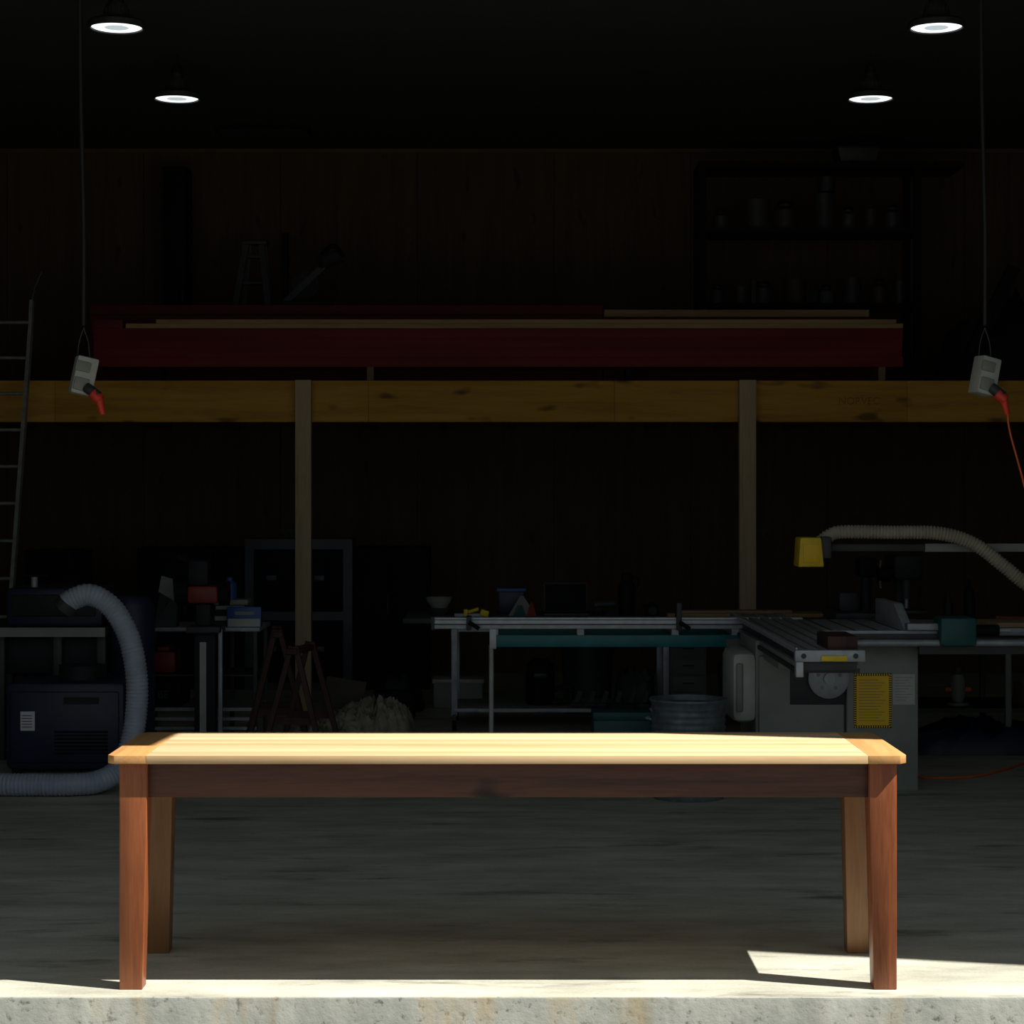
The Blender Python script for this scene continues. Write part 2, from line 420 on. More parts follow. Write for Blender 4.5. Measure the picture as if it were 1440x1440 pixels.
for z,lst in ((3.74,((1.75,.07,.16,'charcoal'),(2.05,.10,.25,'cgrey'),(2.28,.10,.23,'ctan'),(2.6,.09,.3,'charcoal'),(2.80,.06,.18,'cgrey'),(2.98,.06,.17,'ctan'),(3.16,.07,.2,'charcoal'))),
              (3.13,((1.72,.06,.16,'charcoal'),(1.92,.05,.15,'cgrey'),(2.1,.09,.18,'charcoal'),(2.36,.1,.2,'ctan'),(2.62,.07,.15,'cgrey'),(2.83,.08,.22,'charcoal'),(3.05,.08,.2,'ctan'),(3.22,.05,.2,'charcoal'))),
              ):
    o=Obj('paint_can_row')
    for i,(x,r,h,m) in enumerate(lst): (tin if i%2 else jar)(o,x,16.98,z+.001,r,h,m)
    if z>3.5: tin(o,2.62,16.98,z+.32,.07,.12,'charcoal')
    else:
        o.box(2.44,2.54,16.9,17.05,z+.001,z+.12,'dark',.004); o.box(1.99,2.03,16.9,17.0,z+.001,z+.2,'ctan',.004)
    o.done()
o=Obj('storage_tub'); o.hexa([(2.72,16.85,4.281),(3.0,16.85,4.281),(3.0,17.15,4.281),(2.72,17.15,4.281)],[(2.69,16.83,4.4),(3.03,16.83,4.4),(3.03,17.17,4.4),(2.69,17.17,4.4)],'charcoal',.004)
o.box(2.68,3.04,16.82,17.18,4.4,4.415,'dark',.003); o.done()
o=Obj('tall_locker'); o.box(-2.945,-2.745,17.55,17.9,2.401,4.36,'black',.004)
o.box(-2.94,-2.75,17.535,17.55,2.43,3.35,'black',.002); o.box(-2.94,-2.75,17.535,17.55,3.38,4.34,'black',.002); o.cyl((-2.77,17.52,3.2),(-2.77,17.52,3.3),.008,'charcoal'); o.done()
o=Obj('step_ladder')
o.bar((-2.32,16.6,2.415),(-2.14,16.85,3.62),.05,.025,'cgrey'); o.bar((-2.26,17.1,2.415),(-2.12,16.88,3.62),.04,.02,'cgrey')
o.bar((-1.86,16.6,2.415),(-2.02,16.85,3.62),.05,.025,'cgrey'); o.bar((-1.88,17.1,2.415),(-2.0,16.88,3.62),.04,.02,'cgrey')
for i in range(5):
    z=2.62+i*.22; k=(z-2.4)/1.22
    o.box(-2.30+.17*k,-1.88-.15*k,16.6+.25*k,16.68+.25*k,z,z+.02,'charcoal')
o.box(-2.17,-1.97,16.8,16.95,3.61,3.64,'charcoal',.005); o.done()
o=Obj('mitre_saw')
o.box(-1.82,-1.35,16.3,16.7,2.401,3.05,'dark',.01); o.box(-1.8,-1.4,16.3,16.65,3.05,3.10,'dark',.01)
o.cyl((-1.62,16.45,3.24),(-1.62,16.49,3.24),.11,'dark'); o.bar((-1.78,16.46,3.10),(-1.42,16.46,3.44),.05,.06,'charcoal'); o.cyl((-1.5,16.38,3.42),(-1.34,16.5,3.48),.055,'charcoal')
o.cyl((-1.785,16.5,3.10),(-1.785,16.5,3.66),.028,'black'); o.tube([(-1.5,16.45,3.47),(-1.4,16.42,3.55),(-1.3,16.42,3.46)],.018,'black'); o.done()
o=Obj('equipment_pile'); o.mound(3.45,4.6,16.2,17.2,1.0,'dark',5,18,2.401,.4,.5,3); 
o.bar((3.55,16.2,2.5),(3.95,16.1,3.35),.1,.06,'black'); o.cyl((4.15,16.1,2.42),(4.15,16.1,3.05),.12,'charcoal',seg=20); o.cyl((4.42,16.0,2.42),(4.42,16.0,2.95),.1,'charcoal',seg=20); o.done()

# ---------------------------------------------------------------- lights
for x,y in [(-2.28,12.0),(2.49,12.0),(-2.28,14.18),(2.49,14.18)]:
    z=4.30
    o=Obj('high_bay_light')
    o.lathe([(.02,.13),(.06,.13),(.075,.09),(.085,.05),(.15,.035),(.166,.02),(.166,-.010),(.158,-.014),(.149,-.010),(.147,.006),(.02,.006)],(x,y,z),'charcoal',40)
    for i in range(16):
        a=i*math.pi/8; o.bar((x+.07*math.cos(a),y+.07*math.sin(a),z+.04),(x+.07*math.cos(a),y+.07*math.sin(a),z+.10),.006,.02,'charcoal')
    o.lathe([(.07,.003),(.142,.003),(.146,-.001),(.138,-.005),(.07,-.006)],(x,y,z),'lens',40)
    o.lathe([(.001,.002),(.07,.002),(.07,-.0065),(.001,-.0075)],(x,y,z),'lens2',40)
    o.lathe([(.001,.17),(.035,.165),(.04,.13),(.001,.13)],(x,y,z),'charcoal',20)
    o.cyl((x,y,z+.165),(x,y,ZC),.006,'rubber',seg=8)
    o.tube([(x-.04,y,z+.12),(x-.03,y,z+.2),(x,y,z+.23),(x+.03,y,z+.2),(x+.04,y,z+.12)],.006,'black',8)
    o.done()

def powerbox(x,plugx,cord):
    y=10.0; o=Obj('hanging_power_outlet')
    o.tube([(x-.02,y,ZC),(x-.015,y,3.6),(x,y,2.9),(x,y,2.38)],.011,'rubber',10,step=.1)
    o.tube([(x,y,2.39),(x-.022,y,2.32),(x-.03,y,2.24)],.003,'charcoal',8); o.tube([(x,y,2.39),(x+.022,y,2.32),(x+.03,y,2.24)],.003,'charcoal',8)
    cx,cz=x,2.155
    R=(0,math.radians(12),math.radians(22))
    o.box(cx-.052,cx+.052,y-.045,y+.045,cz-.092,cz+.092,'ltgrey',.008,R)
    o.box(cx-.038,cx+.036,y-.058,y-.042,cz-.072,cz-.01,'grey',.006,R)
    o.box(cx-.03,cx+.045,y-.056,y-.042,cz+.02,cz+.07,'grey',.006,R)
    o.cyl((cx+.02,y-.04,cz-.055),(cx+plugx,y-.06,cz-.10),.026,'charcoal',r2=.024,seg=16,bev=.003)
    o.cyl((cx+plugx-.03,y-.055,cz-.085),(cx+plugx+.01,y-.06,cz-.12),.028,'redp',r2=.026,seg=16,bev=.003)
    o.cyl((cx+plugx,y-.06,cz-.11),(cx+plugx+.02,y-.06,cz-.19),.022,'redp',r2=.013,seg=16,bev=.003)
    if cord: o.tube([(cx+plugx+.02,y-.06,cz-.18),(cx+plugx+.035,y-.05,1.88),(cx+plugx+.1,y-.04,1.65),(cx+plugx+.22,y,1.2),(cx+plugx+.5,y+.1,.4),(cx+plugx+.9,y+.3,.008)],.005,'orange',8,step=.05)
    o.done()
powerbox(-2.06,.085,False); powerbox(2.31,.075,True)

o=Obj('extension_ladder')
for x in (-3.46,-3.88):
    o.bar((x,14.1,0),(x,14.93,2.75),.026,.065,'ladder')
    o.bar((x,14.93,2.75),(x,14.97,2.98),.024,.055,'ladder')
    o.tube([(x,14.96,2.96),(x+.02,14.98,3.08),(x+.07,15.0,3.2)],.012,'charcoal',8)
for i in range(11):
    z=.2+i*.262; yy=14.1+.83*z/2.75
    o.cyl((-3.88,yy,z),(-3.46,yy,z),.012,'ladder',seg=10)
o.done()

# ---------------------------------------------------------------- panel saw
o=Obj('panel_saw')
o.box(1.80,2.18,10.97,11.75,.0,.79,'grey',.008)
o.box(1.32,1.80,11.02,11.75,.03,.80,'grey',.008)
o.box(1.335,1.79,10.99,11.02,.08,.72,'grey',.01)
o.box(1.50,1.79,10.984,10.992,.46,.72,'charcoal',.004)
o.box(1.40,1.62,10.9,11.1,0,.035,'ltgrey',.004); o.box(1.66,1.78,10.95,11.1,0,.03,'charcoal',.004)
o.box(1.36,1.42,11.005,11.02,.0,.10,'charcoal')
o.box(1.19,1.33,11.0,11.5,.36,.74,'ltgrey',.045)
o.box(1.215,1.25,10.985,11.0,.42,.68,'grey',.01)
o.box(1.34,1.62,9.54,12.4,.775,.80,'grey',.004); o.box(1.33,1.63,9.56,12.4,.755,.775,'charcoal')
o.box(1.36,1.60,9.54,12.38,.80,.845,'charcoal')
for xx in (1.33,1.395,1.46,1.525,1.59): o.box(xx,xx+.048,9.55,12.4,.845,.862,'steel',.002)
o.box(1.33,1.338,9.55,12.4,.862,.872,'alu')
o.box(1.32,1.645,9.50,9.545,.81,.865,'steel',.006); o.box(1.325,1.36,9.50,9.55,.74,.81,'alu',.004)
o.box(1.36,1.61,9.52,9.545,.765,.81,'charcoal',.004)
for xx in (1.36,1.60): o.cyl((xx,9.495,.838),(xx,9.50,.838),.012,'charcoal',seg=16)
o.box(1.44,1.56,9.488,9.50,.815,.84,'yellow',.002)
o.box(1.48,1.62,9.56,9.9,.862,.925,'brownwood',.004)
o.box(1.36,1.60,10.4,11.4,.70,.755,'grey',.006)
o.lathe([(.001,0),(.1,0),(.108,.01),(.108,.025),(.09,.03),(.03,.035),(.03,.06),(.001,.06)],(1.70,10.97,.604),'steel',36,'y')
for a in range(5):
    an=a*math.pi*2/5+.3; o.cyl((1.70+.06*math.cos(an),10.935,.604+.06*math.sin(an)),(1.70+.06*math.cos(an),10.94,.604+.06*math.sin(an)),.010,'grey',seg=14)
o.lathe([(.001,0),(.016,0),(.02,.01),(.016,.06),(.001,.062)],(1.77,10.935,.66),'black',16,'y')
o.box(1.665,2.34,10.88,11.85,.815,.862,'steel',.004)
for i in range(5): o.box(1.70+i*.12,1.715+i*.12,10.88,11.85,.8615,.8632,'charcoal')
o.box(1.665,2.34,10.86,10.885,.80,.845,'charcoal',.003)
o.box(2.34,2.95,11.1,11.85,.82,.86,'steel',.004)
o.cyl((1.7,10.83,.80),(3.4,10.83,.80),.018,'steel',seg=16)
o.box(2.16,3.4,10.84,10.87,.74,.79,'charcoal')
o.box(2.88,2.92,11.4,11.44,0,.82,'charcoal')
o.hexa([(2.10,10.95,.862),(2.15,10.95,.862),(2.15,11.8,.862),(2.10,11.8,.862)],[(2.10,11.25,.985),(2.15,11.25,.985),(2.15,11.8,.985),(2.10,11.8,.985)],'alu',.003)
o.box(2.26,2.45,10.78,10.98,.785,.935,'tealdk',.015); o.box(2.10,2.27,10.85,10.93,.865,.90,'steel',.004)
o.cyl((2.45,10.85,.865),(2.58,10.85,.865),.03,'black',bev=.004); o.cyl((2.58,10.85,.865),(2.64,10.85,.865),.012,'steel')
# crosscut fence & outrigger
o.box(-.434,1.71,11.98,12.04,.797,.863,'alu',.003); o.box(-.434,1.71,11.97,11.98,.82,.826,'charcoal'); o.box(-.434,1.71,11.972,11.98,.848,.851,'charcoal')
o.box(-.45,-.43,11.97,12.05,.79,.868,'charcoal',.003)
o.box(-.10,1.36,12.0,12.06,.69,.76,'teal',.004); o.box(-.11,-.07,11.99,12.07,.68,.80,'alu',.003)
o.box(-.10,1.36,12.5,12.56,.72,.78,'tealdk',.004)
for xx in (-.1,.4,.95,1.3): o.box(xx,xx+.04,12.0,12.56,.76,.797,'steel')
o.bar((1.30,12.03,.72),(1.45,11.6,.45),.08,.06,'grey')
o.cyl((-.10,12.03,0),(-.10,12.03,.70),.014,'ltgrey',seg=12); o.cyl((-.10,12.03,0),(-.10,12.03,.02),.035,'black')
for xx in (-.23,.99): 
    o.box(xx-.015,xx+.015,11.95,12.07,.79,.95 if xx>0 else .87,'charcoal',.003); o.cyl((xx,11.93,.84),(xx+.06,11.93,.80),.012,'black')
# warning label & paper
o.box(1.837,2.037,10.966,10.9705,.338,.629,'black'); o.box(1.851,2.023,10.9640,10.967,.352,.615,'signyellow')
for i in range(24):
    zz=.345+i*.0118
    for xx in (1.8375,2.024): o.box(xx,xx+.0125,10.9645,10.967,zz,zz+.006,'signyellow')
for i in range(15):
    xx=1.842+i*.0128
    for zz in (.3395,.6165): o.box(xx,xx+.0065,10.9645,10.967,zz,zz+.011,'signyellow')
for i in range(15):
    zz=.592-i*.0155; o.box(1.862,1.862+.15*(.7+.3*((i*37)%10)/10),10.9630,10.9645,zz,zz+.003,'card')
o.box(2.044,2.161,10.966,10.9705,.462,.625,'ltgrey')
for i in range(9): o.box(2.052,2.15-.02*(i%3),10.965,10.9662,.605-i*.015,.608-i*.015,'grey')
o.done()

o=Obj('overhead_blade_guard')
o.hexa([(1.575,11.2,1.185),(1.715,11.2,1.185),(1.715,11.4,1.185),(1.575,11.4,1.185)],[(1.585,11.2,1.345),(1.70,11.2,1.345),(1.70,11.4,1.345),(1.585,11.4,1.345)],'yellow',.008)
o.box(1.60,1.69,11.193,11.2,1.21,1.31,'signyellow',.002)
o.box(1.70,1.76,11.22,11.38,1.23,1.35,'charcoal',.01)
o.tube([(1.70,11.3,1.31),(1.76,11.3,1.355),(1.83,11.3,1.374),(2.08,11.3,1.372),(2.36,11.3,1.366),(2.55,11.3,1.308),(2.71,11.3,1.19),(2.83,11.3,1.093),(3.1,11.3,.9),(3.25,11.35,.5),(3.25,11.4,.05)],.036,'hosebeige',16,.018,.0025)
o.box(1.74,2.3,11.38,11.43,1.265,1.305,'charcoal',.003); o.box(2.3,3.25,11.38,11.43,1.262,1.308,'grey',.003)
o.box(3.2,3.28,11.36,11.45,0,1.5,'grey',.004); o.box(3.05,3.42,11.25,11.6,0,.02,'charcoal')
o.done()
o=Obj('timber_offcut'); o.box(2.62,3.0,11.15,11.5,.862,.886,'card',.002,(0,0,.1)); o.done()

o=Obj('galvanised_tub')
prof=[(.001,0),(.185,0),(.19,.01)]
for i in range(14):
    z=.03+i*.033; prof+= [(.190,z),(.197,z+.011),(.190,z+.022)]
prof+=[(.195,.50),(.205,.508),(.205,.518),(.19,.518),(.185,.49),(.001,.485)]
o.lathe(prof,(.938,10.76,0),'galv',48); o.tube([(.735,10.76,.42),(.715,10.70,.42),(.735,10.66,.42)],.006,'steel',8); o.done()
o=Obj('tool_case'); o.box(.50,.85,12.2,12.5,0,.25,'tealdk',.02); o.box(.50,.85,12.19,12.51,.24,.29,'tealdk',.01); o.tube([(.6,12.35,.28),(.6,12.35,.32),(.75,12.35,.32),(.75,12.35,.28)],.008,'black',8); o.done()

# ---------------------------------------------------------------- centre workbench
o=Obj('workbench')
o.box(-.695,2.15,13.6,14.5,.73,.756,'framegrey',.003); o.box(-.695,2.15,13.58,13.6,.725,.757,'charcoal',.002)
for x in (-.36,1.05,2.05):
    for y in (13.75,14.35):
        o.box(x-.02,x+.02,y-.02,y+.02,.10,.73,'steel',.002)
        o.box(x-.012,x+.012,y-.03,y+.03,.05,.11,'charcoal'); o.cyl((x-.014,y,.042),(x+.014,y,.042),.042,'black')
o.box(-.36,2.05,13.72,14.38,.125,.15,'steel',.002); o.box(-.36,2.05,13.75,13.79,.66,.70,'steel')
o.box(-.2,.2,13.715,13.72,.128,.147,'ltgrey'); o.box(.4,.8,13.715,13.72,.128,.147,'ltgrey')
o.done()
ZW=.757
o=Obj('bowl_stack')
o.lathe([(.001,0),(.05,0),(.075,.03),(.083,.05),(.078,.05),(.001,.045)],(-.47,14.0,ZW),'charcoal',28)
o.lathe([(.001,.045),(.05,.045),(.08,.09),(.09,.12),(.085,.12),(.05,.06),(.001,.055)],(-.47,14.0,ZW),'grey',28); o.done()
o=Obj('bar_clamp'); o.box(-.36,-.16,13.8,13.82,ZW,ZW+.02,'steel'); o.box(-.3,-.27,13.78,13.84,ZW,ZW+.05,'yellow',.005); o.box(-.19,-.13,13.78,13.84,ZW,ZW+.045,'yellow',.01,(0,.3,0)); o.cyl((-.27,13.81,ZW+.03),(-.2,13.81,ZW+.05),.012,'yellow'); o.done()
o=Obj('blue_crate'); o.box(-.07,.11,14.1,14.3,ZW,ZW+.17,'navy',.012); o.box(-.08,.12,14.09,14.31,ZW+.15,ZW+.175,'blue',.005); o.done()
o=Obj('folded_leaflet')
o.hexa([(.0,13.9,ZW),(.19,13.88,ZW),(.19,13.9,ZW),(.0,13.92,ZW)],[(.08,13.98,ZW+.13),(.1,13.98,ZW+.13),(.1,13.99,ZW+.13),(.08,13.99,ZW+.13)],'grey')
o.hexa([(.03,13.89,ZW),(.12,13.875,ZW),(.12,13.885,ZW),(.03,13.9,ZW)],[(.06,13.91,ZW+.07),(.09,13.91,ZW+.07),(.09,13.92,ZW+.07),(.06,13.92,ZW+.07)],'tealdk')
o.hexa([(.12,13.875,ZW),(.19,13.875,ZW),(.19,13.885,ZW),(.12,13.885,ZW)],[(.15,13.92,ZW+.09),(.16,13.92,ZW+.09),(.16,13.93,ZW+.09),(.15,13.93,ZW+.09)],'redd'); o.done()
o=Obj('laptop'); o.box(.24,.54,13.85,14.08,ZW,ZW+.018,'charcoal',.004); o.box(.24,.54,14.1,14.112,ZW+.0,ZW+.215,'charcoal',.004,(-.15,0,0)); o.box(.25,.53,14.092,14.1,ZW+.02,ZW+.205,'black',.001,(-.15,0,0))
o.box(.26,.52,13.87,13.99,ZW+.018,ZW+.021,'black'); o.done()
o=Obj('thermos_flask'); o.lathe([(.001,0),(.054,0),(.058,.01),(.058,.2),(.05,.215),(.035,.23),(.035,.24),(.04,.242),(.04,.275),(.034,.285),(.001,.285)],(.80,13.95,ZW),'black',32)
o.tube([(.84,13.93,ZW+.25),(.875,13.93,ZW+.26),(.875,13.93,ZW+.2),(.855,13.93,ZW+.18)],.006,'black',8); o.done()
o=Obj('cordless_drill'); o.cyl((.58,13.95,ZW+.07),(.72,13.95,ZW+.08),.026,'charcoal',bev=.005); o.bar((.62,13.95,ZW+.06),(.60,13.95,ZW+.02),.03,.03,'dark'); o.box(.57,.65,13.91,13.99,ZW,ZW+.03,'black',.005); o.done()
o=Obj('camera_body'); o.box(.92,1.02,13.93,14.0,ZW,ZW+.07,'black',.01); o.cyl((.97,13.87,ZW+.035),(.97,13.93,ZW+.035),.03,'dark'); o.box(.95,.99,13.94,13.98,ZW+.07,ZW+.09,'black',.004); o.done()
o=Obj('timber_board'); o.box(1.06,2.1,13.75,13.9,ZW,ZW+.022,'tan',.002); o.box(1.2,2.12,13.92,14.05,ZW,ZW+.022,'tan',.002); o.box(1.12,1.9,13.8,13.93,ZW+.022,ZW+.04,'card',.002,(0,0,.03)); o.done()
o=Obj('storage_box'); o.box(-.55,-.19,15.15,15.45,0,.2,'grey',.01); o.box(-.56,-.18,15.14,15.46,.185,.215,'ltgrey',.006); o.done()
o=Obj('shop_vacuum'); o.lathe([(.001,0),(.09,0),(.1,.02),(.1,.18),(.105,.19),(.1,.2),(.09,.27),(.05,.31),(.001,.315)],(.215,14.0,.151),'black',28); o.box(.17,.26,13.89,13.92,.34,.37,'charcoal',.01); o.tube([(.3,13.98,.25),(.4,13.92,.28),(.42,13.92,.2),(.36,13.9,.175),(.3,13.95,.175)],.018,'dark',10,.015,.002); o.done()
o=Obj('waste_bin'); o.lathe([(.001,0),(.16,0),(.2,.56),(.215,.57),(.215,.585),(.19,.585),(.001,.5)],(.57,14.85,0),'charcoal',32); o.done()
o=Obj('drawer_unit'); o.box(1.16,1.42,14.8,15.2,0,.53,'grey',.006)
for i in range(4): o.box(1.175,1.405,14.785,14.8,.03+i*.125,.14+i*.125,'grey',.004); o.box(1.25,1.33,14.77,14.785,.09+i*.125,.1+i*.125,'charcoal')
o.done()
o=Obj('clamp_row')
for i in range(6):
    x=.45+i*.09; o.bar((x,13.8,.165),(x+.03,13.8,.26),.03,.03,'charcoal'); o.cyl((x-.03,13.78,.168),(x+.04,13.78,.168),.015,'charcoal',seg=12)
o.done()
o=Obj('tool_bag'); o.mound(.72,1.0,13.9,14.25,.36,'charcoal',9,18,.151,.3,.35); o.done()
o=Obj('duffel_bag'); o.mound(-1.0,-.62,14.9,15.4,.40,'dark',12,18,0,.3,.35); o.done()
o=Obj('router_box'); o.box(1.45,1.9,14.0,14.3,.151,.42,'charcoal',.01); o.box(1.46,1.89,13.99,14.0,.2,.36,'dark',.004); o.done()

# ---------------------------------------------------------------- right side bench + machines
o=Obj('side_workbench')
o.box(2.3,4.4,12.6,13.4,.66,.70,'framegrey',.003)
for x in (2.35,3.066,4.3):
    for y in (12.66,13.34): o.box(x-.018,x+.018,y-.018,y+.018,0,.66,'cgrey' if y>13 else 'grey',.002)
o.box(2.33,4.33,12.65,13.36,.24,.265,'charcoal'); o.done()
o=Obj('drill_press')
o.box(2.34,2.60,12.75,13.15,.701,.73,'dark',.006)
o.cyl((2.47,13.05,.73),(2.47,13.05,1.2),.03,'cgrey'); o.box(2.38,2.56,12.72,13.1,1.05,1.2,'dark',.02)
o.cyl((2.47,12.8,.93),(2.47,12.8,1.05),.03,'charcoal'); o.cyl((2.47,12.8,.87),(2.47,12.8,.93),.012,'steel')
o.box(2.36,2.58,12.7,12.98,.84,.86,'charcoal',.004); o.cyl((2.30,12.85,1.08),(2.38,12.85,1.08),.05,'black')
for a in range(3):
    an=a*2.1; o.cyl((2.31,12.85,1.08),(2.31,12.85+.1*math.cos(an),1.08+.1*math.sin(an)),.006,'steel',seg=8)
o.done()
o=Obj('machine_cabinet'); o.box(2.0,2.25,12.5,13.0,0,.82,'dark',.01); o.box(1.98,2.27,12.48,13.02,.82,.86,'charcoal',.01); o.box(2.02,2.14,12.6,12.9,.86,.98,'charcoal',.02); o.cyl((2.2,12.7,.86),(2.2,12.7,1.07),.035,'dark'); o.box(2.15,2.26,12.62,12.8,1.07,1.19,'black',.02); o.done()
o=Obj('glue_bottle'); o.lathe([(.001,0),(.035,0),(.037,.01),(.037,.25),(.02,.3),(.012,.31),(.012,.35),(.001,.355)],(2.86,12.8,.701),'black',24); o.done()
o=Obj('glue_bottle'); o.lathe([(.001,0),(.03,0),(.03,.2),(.015,.24),(.01,.27),(.001,.275)],(2.74,12.85,.701),'dark',24); o.done()
o=Obj('pistol_clamp'); o.box(3.0,3.4,12.7,12.72,.80,.825,'redd',.004); o.box(3.0,3.03,12.69,12.73,.701,.83,'redd',.004); o.box(3.3,3.34,12.69,12.73,.701,.83,'redd',.004); o.cyl((3.33,12.71,.8),(3.33,12.71,.90),.014,'orange'); o.done()
o=Obj('router_tool'); o.lathe([(.001,0),(.07,0),(.07,.015),(.03,.02),(.045,.06),(.045,.16),(.03,.19),(.001,.195)],(2.80,12.85,.266),'grey',24); o.cyl((2.72,12.85,.36),(2.88,12.85,.36),.016,'orange'); o.cyl((2.80,12.85,.42),(2.80,12.85,.5),.03,'charcoal'); o.done()
o=Obj('open_cardboard_box'); o.box(3.18,3.5,12.7,13.0,.266,.40,'card',.004); o.box(3.18,3.5,12.68,12.85,.40,.405,'card',0,(.2,0,0)); o.done()
o=Obj('dark_cloth_pile'); o.mound(2.35,3.7,12.45,12.62,.24,'navy',21,16);  o.mound(2.5,3.6,12.68,13.3,.22,'navy',25,26); o.done()
o=Obj('extension_cord'); o.tube([(2.25,11.9,.008),(2.3,11.45,.008),(2.6,11.5,.008),(2.85,11.8,.008),(3.11,12.1,.008),(3.6,11.95,.008),(4.2,11.7,.008)],.007,'orange',8,step=.04); o.done()

# ---------------------------------------------------------------- left machines
o=Obj('dust_extractor')
o.box(-2.83,-2.16,11.6,12.1,.03,.52,'navy',.03)
for x in (-2.8,-2.23):
    for y in (11.63,12.02): o.box(x,x+.05,y,y+.05,0,.04,'black')
o.box(-2.80,-2.19,11.585,11.6,.07,.47,'navy',.01)
for i in range(7): o.box(-2.55,-2.25,11.578,11.586,.12+i*.02,.13+i*.02,'black')
o.box(-2.74,-2.66,11.579,11.586,.252,.36,'white')
for i in range(5): o.box(-2.732,-2.675,11.577,11.5795,.335-i*.016,.339-i*.016,'charcoal')
o.cyl((-2.45,11.85,.52),(-2.45,11.85,.60),.13,'dark'); o.box(-2.5,-2.3,11.583,11.588,.40,.44,'dark')
o.done()
o=Obj('dust_hose')
o.tube([(-2.36,11.0,.985),(-2.333,11.0,1.015),(-2.25,11.0,1.045),(-2.17,11.0,1.02),(-2.09,11.0,.945),(-2.02,11.0,.803),(-1.984,11.0,.614),(-1.985,11.0,.424),(-2.01,10.97,.25),(-2.07,10.92,.12),(-2.16,10.85,.070),(-2.28,10.8,.062),(-2.44,10.79,.062),(-2.66,10.8,.062),(-2.95,10.9,.062),(-3.2,11.3,.062),(-3.2,11.75,.062)],.058,'hosegrey',20,.02,.0022)
o.cyl((-2.378,11.0,.965),(-2.345,11.0,1.003),.064,'charcoal',seg=24); o.cyl((-2.382,11.0,.960),(-2.377,11.0,.966),.05,'black',seg=24); o.done()
o=Obj('thickness_planer')
o.box(-3.15,-2.385,12.2,12.9,.74,.785,'cgrey',.005); o.box(-3.15,-2.385,12.19,12.2,.735,.79,'grey')
o.box(-3.0,-2.42,12.3,12.85,.785,1.02,'navy',.03); o.box(-2.96,-2.46,12.28,12.3,.85,.98,'dark',.01)
for x in (-3.02,-2.68,-2.42): o.box(x-.025,x+.025,12.25,12.3,0,.74,'cgrey',.003)
for x in (-3.1,-2.42): o.box(x-.025,x+.025,12.8,12.85,0,.74,'charcoal',.003)
o.box(-3.1,-2.4,12.35,12.8,.5,.72,'dark',.02); o.cyl((-2.85,12.4,1.02),(-2.85,12.4,1.08),.02,'steel'); o.cyl((-2.93,12.4,1.09),(-2.77,12.4,1.09),.012,'black'); o.done()
o=Obj('extractor_drum'); o.lathe([(.001,0),(.12,0),(.13,.02),(.13,.30),(.135,.31),(.13,.32),(.13,.64),(.135,.65),(.13,.66),(.13,.92),(.1,.97),(.001,.975)],(-2.24,12.3,0),'navy',32); o.done()
o=Obj('pedestal_sander')
o.cyl((-1.89,12.85,0),(-1.89,12.85,.03),.13,'charcoal'); o.box(-1.95,-1.82,12.8,12.9,.03,.72,'dark',.004); o.box(-1.915,-1.875,12.79,12.8,.08,.66,'ltgrey')
o.box(-1.80,-1.775,12.79,12.81,0.0,.74,'steel',.002)
o.box(-1.99,-1.78,12.72,12.98,.72,.76,'charcoal',.006); o.box(-1.94,-1.84,12.76,12.94,.76,.90,'dark',.02)
o.box(-1.99,-1.80,12.76,12.92,.90,1.01,'redd',.02); o.cyl((-2.06,12.85,.97),(-1.99,12.85,.97),.085,'black'); o.cyl((-1.80,12.85,.96),(-1.74,12.85,.96),.075,'black')
o.box(-1.99,-1.86,12.78,12.92,1.01,1.17,'dark',.02); o.bar((-1.95,12.85,1.14),(-2.06,12.85,1.19),.03,.03,'black'); o.done()
o=Obj('tool_trolley')
o.box(-2.36,-1.58,13.1,13.7,.705,.73,'steel',.003)
for x in (-2.34,-1.83,-1.61):
    for y in (13.12,13.66): o.box(x-.013,x+.013,y-.013,y+.013,0,.705,'cgrey',.002)
o.box(-2.35,-1.6,13.11,13.69,.20,.22,'steel'); o.box(-2.35,-1.6,13.11,13.69,.42,.43,'charcoal'); o.box(-2.35,-1.6,13.10,13.12,.14,.16,'steel'); o.box(-2.35,-1.6,13.10,13.12,.08,.10,'steel')
o.done()
o=Obj('book_stack')
for i,(a,b,m) in enumerate(((-1.90,-1.66,'charcoal'),(-1.89,-1.68,'grey'),(-1.91,-1.67,'dark'),(-1.88,-1.69,'tealdk'),(-1.90,-1.67,'grey'))):
    z=.731+i*.034; o.box(a,b,13.22,13.40,z,z+.033,m,.002); o.box(a+.004,b-.004,13.218,13.22,z+.005,z+.028,'ltgrey' if i%2 else m)
o.done()
o=Obj('spray_can'); o.lathe([(.001,0),(.048,0),(.048,.10),(.03,.115),(.02,.12),(.02,.14),(.001,.142)],(-1.80,13.3,.901),'blue',20); o.done()
bx=Obj('product_box'); bx.box(-1.79,-1.575,13.12,13.18,.731,.86,'blue',.002) ; bx.box(-1.785,-1.58,13.117,13.1205,.735,.785,'ltgrey'); bx.box(-1.74,-1.62,13.117,13.1205,.81,.83,'grey'); bx.done()
o=Obj('paper_funnel'); o.hexa([(-2.26,13.15,.731),(-2.12,13.15,.731),(-2.12,13.3,.731),(-2.26,13.3,.731)],[(-2.2,13.1,1.03),(-2.1,13.15,1.0),(-2.12,13.18,1.0),(-2.2,13.15,1.03)],'charcoal'); o.hexa([(-2.22,13.08,.96),(-2.12,13.08,.90),(-2.12,13.09,.90),(-2.22,13.09,.96)],[(-2.2,13.08,1.06),(-2.13,13.08,1.04),(-2.13,13.09,1.04),(-2.2,13.09,1.06)],'grey'); o.done()
ot=Obj('toolbox'); ot.box(-2.32,-2.08,13.14,13.5,.221,.38,'black',.02); obb=ot.done()
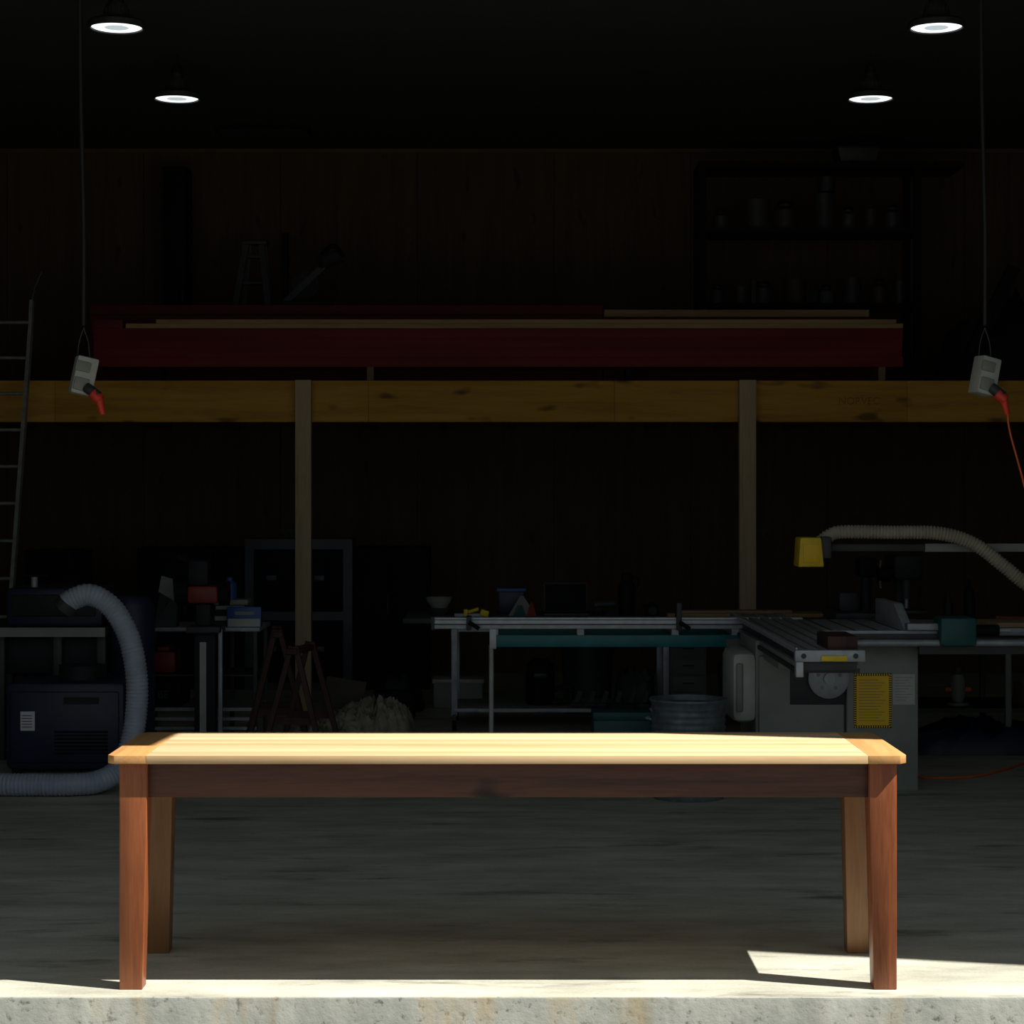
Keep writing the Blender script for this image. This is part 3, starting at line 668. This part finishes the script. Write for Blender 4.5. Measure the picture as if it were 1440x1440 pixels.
text('BE',(-2.2,13.136,.30),.07,'cgrey',obb,'label')
ot=Obj('orange_tool_case'); ot.box(-2.29,-2.13,13.2,13.45,.431,.57,'redd',.02); ot.box(-2.25,-2.17,13.22,13.43,.57,.60,'redd',.008);ot.done()
o=Obj('rag_pile'); o.mound(-2.08,-1.84,13.2,13.5,.2,'dark',2,16,.431); o.done()
def sawhorse(x,y,rz,h=.72):
    o=Obj('sawhorse'); R=Matrix.Rotation(rz,3,'Z'); c=Vector((x,y,0))
    def T(p): return R@Vector(p)+c
    o.bar(T((0,-.2,h)),T((0,.2,h)),.06,.035,'brownwood',.003)
    for yy in (-.16,.16):
        for sx in (-1,1):
            o.bar(T((sx*.2,yy*1.2,0)),T((sx*.012,yy,h+.03)),.032,.045,'brownwood',.003)
        o.bar(T((-.13,yy*1.1,.28)),T((.13,yy*1.1,.28)),.04,.018,'brownwood')
    o.done()
sawhorse(-1.40,12.5,.12,.74); sawhorse(-1.2,11.98,-.2,.68)
o=Obj('canvas_tarp'); o.mound(-1.30,-.60,13.1,13.7,.34,'tarp',8,64,0,.5,.42,9,.12); o.mound(-1.42,-1.0,12.9,13.4,.14,'tarp',3,40,0,.6,.5,12); o.done()
o=Obj('cardboard_box'); o.box(-.93,-.66,14.4,14.65,0,.19,'black',.004); cb=o.done(); text('EX',(-.73,14.398,.06),.07,'grey',cb,'label')
o=Obj('plywood_offcut'); o.box(-1.25,-.98,13.9,13.93,0.004,.33,'ctan',.001,(-.1,.15,0)); o.done()

o=Obj('steel_cabinet')
o.box(-2.117,-1.252,16.55,17.0,0,1.213,'framegrey',.004)
for i in range(2):
    for j in range(2):
        a=-2.117+.075+i*.385; z=.06+j*.57
        o.box(a,a+.33,16.535,16.551,z,z+.50,'black',.003); o.box(a+.10,a+.18,16.528,16.536,z+.25,z+.29,'framegrey',.001)
o.done()
o=Obj('black_cabinet'); o.box(-1.245,-.64,16.6,17.1,0,1.145,'black',.004); o.box(-1.235,-.945,16.585,16.6,.03,1.12,'black',.003); o.box(-.94,-.65,16.585,16.6,.03,1.12,'black',.003); o.cyl((-.97,16.57,.6),(-.97,16.57,.75),.008,'charcoal'); o.done()
o=Obj('black_cabinet'); o.box(-2.99,-2.13,16.6,17.1,0,1.14,'black',.004); o.box(-2.98,-2.57,16.585,16.6,.03,1.12,'black',.003); o.box(-2.56,-2.14,16.585,16.6,.03,1.12,'black',.003); o.cyl((-2.6,16.57,.6),(-2.6,16.57,.75),.008,'charcoal'); o.done()
o=Obj('black_cabinet'); o.box(-3.9,-3.45,16.6,17.1,0,1.12,'black',.004); o.box(-3.89,-3.46,16.585,16.6,.03,1.1,'black',.003); o.cyl((-3.5,16.57,.6),(-3.5,16.57,.75),.008,'charcoal'); o.done()
for x in (-1.953,2.24):
    o=Obj('wall_socket'); o.box(x-.06,x+.06,YB-.012,YB,1.19,1.265,'cgrey',.003)
    for s_ in (-.03,.03): o.box(x+s_-.008,x+s_+.008,YB-.016,YB-.012,1.235,1.25,'charcoal'); o.box(x+s_-.012,x+s_+.012,YB-.014,YB-.012,1.205,1.225,'dark')
    o.done()

# ---------------------------------------------------------------- light & camera
sun=bpy.data.lights.new('sun','SUN'); sun.energy=7.8; sun.angle=math.radians(.5); sun.color=(1,.955,.87)
so=bpy.data.objects.new('sun',sun); S.collection.objects.link(so)
so.rotation_euler=Vector((-.638,.22,-1)).to_track_quat('-Z','Y').to_euler(); so.location=(6,0,9)
w=bpy.data.worlds.new('World'); S.world=w; w.use_nodes=True
bg=w.node_tree.nodes['Background']; bg.inputs[0].default_value=(.80,.92,1,1); bg.inputs[1].default_value=.29
cam=bpy.data.cameras.new('camera'); cam.sensor_width=36; cam.lens=72.5; cam.shift_x=5/1440; cam.shift_y=-30/1440; cam.clip_end=200
co=bpy.data.objects.new('camera',cam); S.collection.objects.link(co); co.location=(0,0,1.6); co.rotation_euler=(math.pi/2,0,0)
S.camera=co
